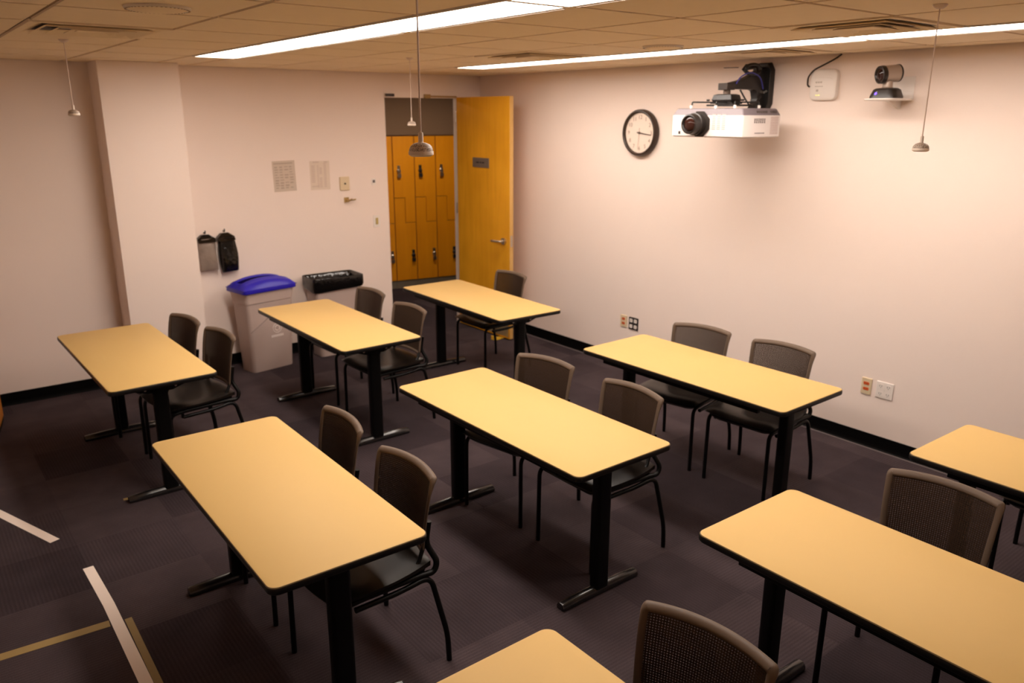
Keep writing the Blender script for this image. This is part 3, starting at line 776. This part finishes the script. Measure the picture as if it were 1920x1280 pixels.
link('black_liner', bm, M['bag_black'], t, smooth=70)

# ------------------------------------------------------------------ wooden cabinet at the left edge of the view
t = thing('wood_cabinet', 'orange wooden cabinet near the back wall at the far left edge', 'cabinet', (.417, 6.744, 0), math.radians(-10.5))
# local: right side on x = 0, running towards -y
link('cabinet_body', B((-.60, 0, -.50, 0, .03, .78)), M['cabinet'], t, bevel=.003)
link('cabinet_top', B((-.61, .008, -.51, .005, .781, .805)), M['cabinet'], t, bevel=.004)
for k in range(2):
    d = link('door', B((-.595 + k * .298, -.303 + k * .298, -.518, -.501, .06, .765)), M['cabinet'], t, bevel=.002)
    link('door_pull', Tb((fillet([(-.33 + k * .06, -.519, .50), (-.33 + k * .06, -.545, .50), (-.33 + k * .06, -.545, .60), (-.33 + k * .06, -.519, .60)], .012), .005)), M['steel'], d, smooth=True)
link('plinth', B((-.58, -.002, -.48, -.02, 0, .029)), M['base'], t)

# ------------------------------------------------------------------ floor tape
def strip(name, label, pts, w, m, z=.0006):
    bm = bmesh.new(); P = [Vector((*p, 0)) for p in pts]; L_, R_ = [], []
    for i, p in enumerate(P):
        d = (P[min(i + 1, len(P) - 1)] - P[max(0, i - 1)]).normalized(); n = Vector((-d.y, d.x, 0)) * w / 2
        L_.append(p + n); R_.append(p - n)
    loft(bm, [[(l.x, l.y, z), (r.x, r.y, z), (r.x, r.y, z + .0008), (l.x, l.y, z + .0008)] for l, r in zip(L_, R_)])
    return tag(link(name, bm, m), label, 'tape', 'strips of floor tape')
strip('floor_tape', 'white floor tape strip lying slantwise near the cabinet', [(-.15, 5.98), (.21, 5.035), (.403, 4.505)], .05, M['tape_white'])
strip('floor_tape', 'long white floor tape strip crossing the tan tape corner', [(.489, 4.109), (.500, 3.70), (.497, 3.03), (.485, 2.4)], .048, M['tape_white'], .0016)
strip('floor_tape', 'tan floor tape strip running crosswise under the white strip', [(-.9, 3.64), (.053, 3.573), (.47, 3.545)], .052, M['tape_tan'])
strip('floor_tape', 'tan floor tape strip running along beside the long white strip', [(.545, 3.535), (.537, 3.0), (.53, 2.4)], .03, M['tape_tan'])
strip('floor_tape', 'tiny scrap of tan tape at the table foot end', [(.808, 4.793), (.845, 4.790)], .03, M['tape_tan'])

# ------------------------------------------------------------------ tables
TL, TW, TZ = 1.485, .595, .737
def make_table(label):
    t = thing('training_table', label, 'table', group='yellow-topped training tables')
    bm = bmesh.new(); r = .035
    loft(bm, [rrect(TW - .006, TL - .006, r, 8, TZ - .004), rrect(TW - .006, TL - .006, r, 8, TZ - .0006), rrect(TW - .008, TL - .008, r, 8, TZ)])
    link('tabletop', bm, M['laminate'], t, smooth=30)
    bm = bmesh.new()
    loft(bm, [rrect(TW - .03, TL - .03, r, 8, TZ - .030), rrect(TW - .004, TL - .004, r, 8, TZ - .029), rrect(TW + .001, TL + .001, r, 8, TZ - .024), rrect(TW + .001, TL + .001, r, 8, TZ - .010), rrect(TW - .004, TL - .004, r, 8, TZ - .0042), rrect(TW - .04, TL - .04, r, 8, TZ - .0042)])
    eb = link('edge_band', bm, M['edge'], t, smooth=30)
    bm = bmesh.new()
    loft(bm, [rrect(TW - .0055, TL - .0055, r, 8, TZ - .0042), rrect(TW - .0005, TL - .0005, r, 8, TZ - .0042), rrect(TW - .003, TL - .003, r, 8, TZ - .0012), rrect(TW - .0058, TL - .0058, r, 8, TZ - .0010)], True, False, False)
    link('edge_lip', bm, M['edge_lip'], eb, smooth=30)
    link('under_frame', B((-TW / 2 + .03, -TW / 2 + .055, -TL / 2 + .17, TL / 2 - .17, TZ - .062, TZ - .0305), (TW / 2 - .055, TW / 2 - .03, -TL / 2 + .17, TL / 2 - .17, TZ - .062, TZ - .0305), (-.03, .03, -TL / 2 + .18, TL / 2 - .18, TZ - .085, TZ - .0305)), M['black_metal'], t, bevel=.003)
    for s in (-1, 1):
        y = s * (TL / 2 - .156)
        bm = bmesh.new()
        loft(bm, [rrect(.085, .055, .016, 4, .032, 0, y), rrect(.085, .055, .016, 4, TZ - .11, 0, y), rrect(.12, .055, .016, 4, TZ - .075, 0, y)])
        lg = link('leg', bm, M['black_metal'], t, smooth=35)
        bm = bmesh.new()
        side = [(-.225, -.031), (-.225, -.040), (-.07, -.095), (.07, -.095), (.225, -.040), (.225, -.031)]
        loft(bm, [[(x, y - .025, TZ + z) for x, z in side], [(x, y + .025, TZ + z) for x, z in side]])
        ab = link('support_arm', bm, M['black_metal'], lg, bevel=.002)
        bm = bmesh.new()
        for q in (-.085, .085): lathe(bm, [(.001, 0), (.007, 0), (.007, .004), (.001, .005)], 10, Matrix.Translation((q, y - .0255, TZ - .07)) @ Matrix.Rotation(PI / 2, 4, 'X'))
        link('bolts', bm, M['screw'], lg)
        bm = bmesh.new(); rings = []
        for k, x in enumerate((-.247, -.245, -.238, -.12, 0, .12, .238, .245, .247)):
            f = (.6, .9, 1, 1, 1, 1, 1, .9, .6)[k]; ht = .030 + .010 * (1 - (x / .25) ** 2)
            rings.append([(x, y + .028 * f * math.cos(a), .008 + ht * f * max(0, math.sin(a)) - (.004 if math.sin(a) < -.01 else 0)) for a in [2 * PI * q / 20 for q in range(20)]])
        loft(bm, rings); link('foot', bm, M['black_gloss'], t, smooth=40)
        for q in (-.215, .215): link('glide', Lt([(.001, 0), (.016, 0), (.016, .007), (.001, .0075)], 14, Matrix.Translation((q, y, 0))), M['edge'], t, smooth=30)
    return t
TABLES = [
    (1.063, 5.326, .76, 'yellow-topped table standing next to the white pillar'),
    (2.433, 5.261, .14, 'yellow-topped table in front of the grey recycling and trash bins'),
    (3.725, 5.275, -1.22, 'yellow-topped table in front of the open wooden door'),
    (1.058, 2.966, -.57, 'yellow-topped table nearest the white and tan floor tape'),
    (2.374, 2.975, .47, 'yellow-topped table in the centre of the room, its glossy black foot in view'),
    (3.703, 2.903, 1.04, 'yellow-topped table close to the projector wall below the projector'),
    (2.412, .897, -.14, 'yellow-topped table cut off at the lower right corner of view'),
    (3.714, .778, -.51, 'yellow-topped table by the projector wall cut off by the right edge'),
    (1.050, .803, .5, 'yellow-topped table of which only one corner shows at the bottom edge'),
]
tb = make_table(TABLES[0][3])
tb.location = (TABLES[0][0], TABLES[0][1], 0); tb.rotation_euler = (0, 0, math.radians(TABLES[0][2]))
for x, y, a, lab in TABLES[1:]: dup(tb, (x, y, 0), math.radians(a), lab)

# ------------------------------------------------------------------ chairs (local: facing -X)
def back_pt(u, v):
    """u -1..1 across, v 0..1 from the lower edge to the top: the curved back"""
    z = .492 + .343 * v
    hw = .196 + .018 * v
    x = .158 + .050 * v + .006 * math.sin(PI * v) * -1
    x += .038 * (1 - u * u)
    z -= .012 * u * u * v
    return Vector((x, u * hw, z))
def make_chair(label):
    t = thing('stacking_chair', label, 'chair', group='dark mesh-back chairs')
    # seat pad
    bm = bmesh.new(); n = 16; top, bot = {}, {}
    for i in range(n + 1):
        for j in range(n + 1):
            a, b2 = -1 + 2 * i / n, -1 + 2 * j / n          # a: front to rear, b2: across
            # square to rounded square
            sx = a * math.sqrt(1 - .18 * b2 * b2); sy = b2 * math.sqrt(1 - .18 * a * a)
            x = -.035 + .218 * sx; hw = .226 - .014 * (a + 1) / 2
            y = hw * sy / .906 * 1.0
            x = -.035 + .218 * sx / .906
            edge = max(abs(a), abs(b2)) ** 6
            zt = .476 - .012 * (1 - b2 * b2) * (1 - a * a) - .016 * edge - .022 * max(0, -a - .5) ** 2 * 4 * .6 + .010 * max(0, a) ** 2
            zb = .438 + .010 * edge
            top[i, j] = bm.verts.new((x, y, zt)); bot[i, j] = bm.verts.new((x, y, zb))
    for i in range(n):
        for j in range(n):
            bm.faces.new((top[i, j], top[i + 1, j], top[i + 1, j + 1], top[i, j + 1]))
            bm.faces.new((bot[i, j], bot[i, j + 1], bot[i + 1, j + 1], bot[i + 1, j]))
    for k in range(n):
        for p, q in (((k, 0), (k + 1, 0)), ((k + 1, n), (k, n)), ((0, k + 1), (0, k)), ((n, k), (n, k + 1))):
            bm.faces.new((top[p], bot[p], bot[q], top[q]))
    link('seat', bm, M['seat'], t, smooth=50)
    # seat pan with the bowed front rail
    bm = bmesh.new()
    pan = [rrect(.38, .38, .05, 5, .402, -.03), rrect(.43, .43, .06, 5, .424, -.033), rrect(.43, .43, .06, 5, .4375, -.033)]
    loft(bm, pan); link('seat_pan', bm, M['black_metal'], t, smooth=35)
    for s in (-1, 1):
        y = s * .215
        link('leg', Tb((fillet([(-.242, s * .207, 0), (-.238, s * .205, .412), (-.15, y, .426), (.175, y * 1.02, .424)], .055, 6), .0115), n=12), M['black_metal'], t, smooth=True)
        link('leg', Tb((fillet([(.236, s * .252, 0), (.232, s * .250, .125), (.170, s * .228, .412), (.03, y, .388), (-.16, y * .97, .386)], .05, 6), .0115), n=12), M['black_metal'], t, smooth=True)
        lo_, up_ = back_pt(s * .93, .06), back_pt(s * .93, .42)
        link('back_support', Tb((fillet([(.10, y, .424), (.190, s * .226, .422), (.208, s * .224, .462), (lo_.x + .016, lo_.y, .535), (up_.x + .0155, up_.y, up_.z)], .03, 6), .0125), (fillet([(.08, s * .200, .446), (.13, s * .20, .462), (lo_.x + .014, lo_.y * .99, lo_.z + .03), (back_pt(s * .9, .25).x + .0155, lo_.y, back_pt(s * .9, .25).z)], .03, 5), .009), n=12), M['black_metal'], t, smooth=True)
        for fx, fy in ((-.242, s * .222), (.236, s * .252)):
            pass
    # backrest rim: a swept oval loop, fuller along the top
    def rim_param(k, n):
        q = k / n * 4
        # walk round the rounded rectangle in (u, v)
        import itertools
        pts = rrect(2, 1, .10, 8, 0, 0, .5)
        m_ = len(pts); f = k / n * m_; i0 = int(f) % m_; fr_ = f - int(f)
        a, b2 = Vector(pts[i0]), Vector(pts[(i0 + 1) % m_])
        return a.lerp(b2, fr_)
    pts = rrect(2, 1, .085, 7, 0, 0, .5)
    dense = []
    for k in range(len(pts)):
        a, b2 = Vector(pts[k]), Vector(pts[(k + 1) % len(pts)])
        st = max(1, int((a - b2).length / .12))
        for q in range(st): dense.append(a.lerp(b2, q / st))
    bm = bmesh.new(); rings = []; N_ = len(dense)
    for k in range(N_):
        u, v_ = dense[k].x, dense[k].y
        c = back_pt(u, v_); nx_, pv = back_pt(*dense[(k + 1) % N_].xy), back_pt(*dense[k - 1].xy)
        T = (nx_ - pv).normalized()
        du, dv = back_pt(u + .01, v_) - back_pt(u - .01, v_), back_pt(u, v_ + .01) - back_pt(u, v_ - .01)
        nrm = du.cross(dv).normalized()                      # through the back
        if nrm.x < 0: nrm = -nrm
        inn = nrm.cross(T).normalized()
        cen = back_pt(0, .5)
        if inn.dot(cen - c) < 0: inn = -inn
        ontop = max(0, min(1, (v_ - .86) / .12))
        wi = .026 + .004 * ontop; tk = .006 + .006 * ontop
        roll = nrm * (.012 * ontop)
        ring = []
        for q in range(10):
            a = 2 * PI * q / 10
            ring.append(c + inn * (wi / 2 + wi / 2 * math.cos(a)) + nrm * tk * math.sin(a) + roll * (.5 - .5 * math.cos(a)))
        rings.append(ring)
    rings.append(rings[0])
    loft(bm, rings, True, False, False)
    bmesh.ops.remove_doubles(bm, verts=bm.verts[:], dist=1e-5)
    bk = link('back_rim', bm, M['chair_shell'], t, smooth=60)
    # perforated panel
    bm = bmesh.new(); CU, CV = 44, 38; U0, V0, V1 = .90, .045, .935
    gv = {}
    for i in range(CU + 1):
        for j in range(CV + 1):
            u = -U0 + 2 * U0 * i / CU; v_ = V0 + (V1 - V0) * j / CV
            gv[i, j] = back_pt(u, v_)
    cache = {}
    def V(key, p):
        if key not in cache: cache[key] = bm.verts.new(p)
        return cache[key]
    for i in range(CU):
        for j in range(CV):
            q = [(i, j), (i + 1, j), (i + 1, j + 1), (i, j + 1)]
            c = sum((gv[k] for k in q), Vector()) / 4
            o4 = [V(k, gv[k]) for k in q]
            i4 = [V((i, j, s), c + ((gv[k] + gv[q[(s + 1) % 4]]) / 2 - c) * .62) for s, k in enumerate(q)]
            # hole is a diamond whose corners look at the middle of each side
            for s in range(4):
                bm.faces.new((o4[s], o4[(s + 1) % 4], i4[s]))
                bm.faces.new((o4[(s + 1) % 4], i4[(s + 1) % 4], i4[s]))
    bmesh.ops.recalc_face_normals(bm, faces=bm.faces[:])
    bmesh.ops.solidify(bm, geom=bm.faces[:], thickness=.0025)
    link('mesh_panel', bm, M['chair_net'], t)
    return t
CH = [
    (1.505, 5.70, 10, 'dark mesh-back chair nearest the pillar, farther one at its table'),
    (1.572, 5.165, 7, 'dark mesh-back chair by the pillar table, the nearer one with open aisle beside it'),
    (2.975, 5.716, 3, 'dark mesh-back chair right in front of the black-lined trash bin'),
    (2.939, 5.039, 3, 'dark mesh-back chair at the bin table, nearer to the room centre'),
    (4.332, 5.605, 1.5, 'lone dark mesh-back chair standing in front of the open wooden door'),
    (1.516, 3.268, -2, 'taupe mesh-back chair at the table by the floor tape, farther one'),
    (1.506, 2.660, 2, 'taupe mesh-back chair at the table by the floor tape, nearer one'),
    (2.87, 3.388, 11, 'taupe mesh-back chair at the centre table, farther of the two'),
    (2.91, 2.729, 0, 'taupe mesh-back chair at the centre table, nearer of the two'),
    (4.18, 3.310, 12, 'mesh-back chair by the projector wall, closer to the black wall outlet'),
    (4.236, 2.719, 5, 'mesh-back chair by the projector wall, closer to the square white wall plate'),
    (3.037, 1.195, 5, 'large dark mesh-back chair behind the lower right table'),
    (1.585, 1.17, 7.5, 'large dark mesh-back chair at the bottom edge, beside the corner table'),
    (4.43, 1.1, 2, 'chair tucked under the table at the right edge, only its seat corner showing'),
]
ch = make_chair(CH[0][3])
for k, (x, y, a, lab) in enumerate(CH):
    a = math.radians(a); off = .212
    loc = (x - off * math.cos(a), y - off * math.sin(a), 0)
    if k == 0: ch.location = loc; ch.rotation_euler = (0, 0, a)
    else: dup(ch, loc, a, lab)

# ------------------------------------------------------------------ world, camera, colour
wd = bpy.data.worlds.new('World'); S.world = wd; wd.use_nodes = True
wd.node_tree.nodes['Background'].inputs[0].default_value = (.02, .016, .012, 1)
wd.node_tree.nodes['Background'].inputs[1].default_value = 1.0
cam = bpy.data.cameras.new('camera'); co = bpy.data.objects.new('camera', cam); COL.objects.link(co)
cam.sensor_width = 36; cam.lens = 1493.886 / 1920 * 36; cam.clip_start = .05
pitch, roll, yaw = math.radians(15.8506), math.radians(.066), math.radians(37.8034)
fw = Vector((math.sin(yaw) * math.cos(pitch), math.cos(yaw) * math.cos(pitch), -math.sin(pitch)))
r = Vector((math.cos(yaw), -math.sin(yaw), 0)); u = r.cross(fw)
r2 = r * math.cos(roll) + u * math.sin(roll); u2 = -r * math.sin(roll) + u * math.cos(roll)
co.matrix_world = Matrix(((r2.x, u2.x, -fw.x, 0), (r2.y, u2.y, -fw.y, 0), (r2.z, u2.z, -fw.z, 2.1925), (0, 0, 0, 1)))
cam.dof.use_dof = True; cam.dof.focus_distance = 2.4; cam.dof.aperture_fstop = 4.0
S.camera = co
S.view_settings.view_transform = 'Standard'; S.view_settings.look = 'None'
S.view_settings.gamma = 1; S.view_settings.exposure = 0.0; S.view_settings.use_curve_mapping = False
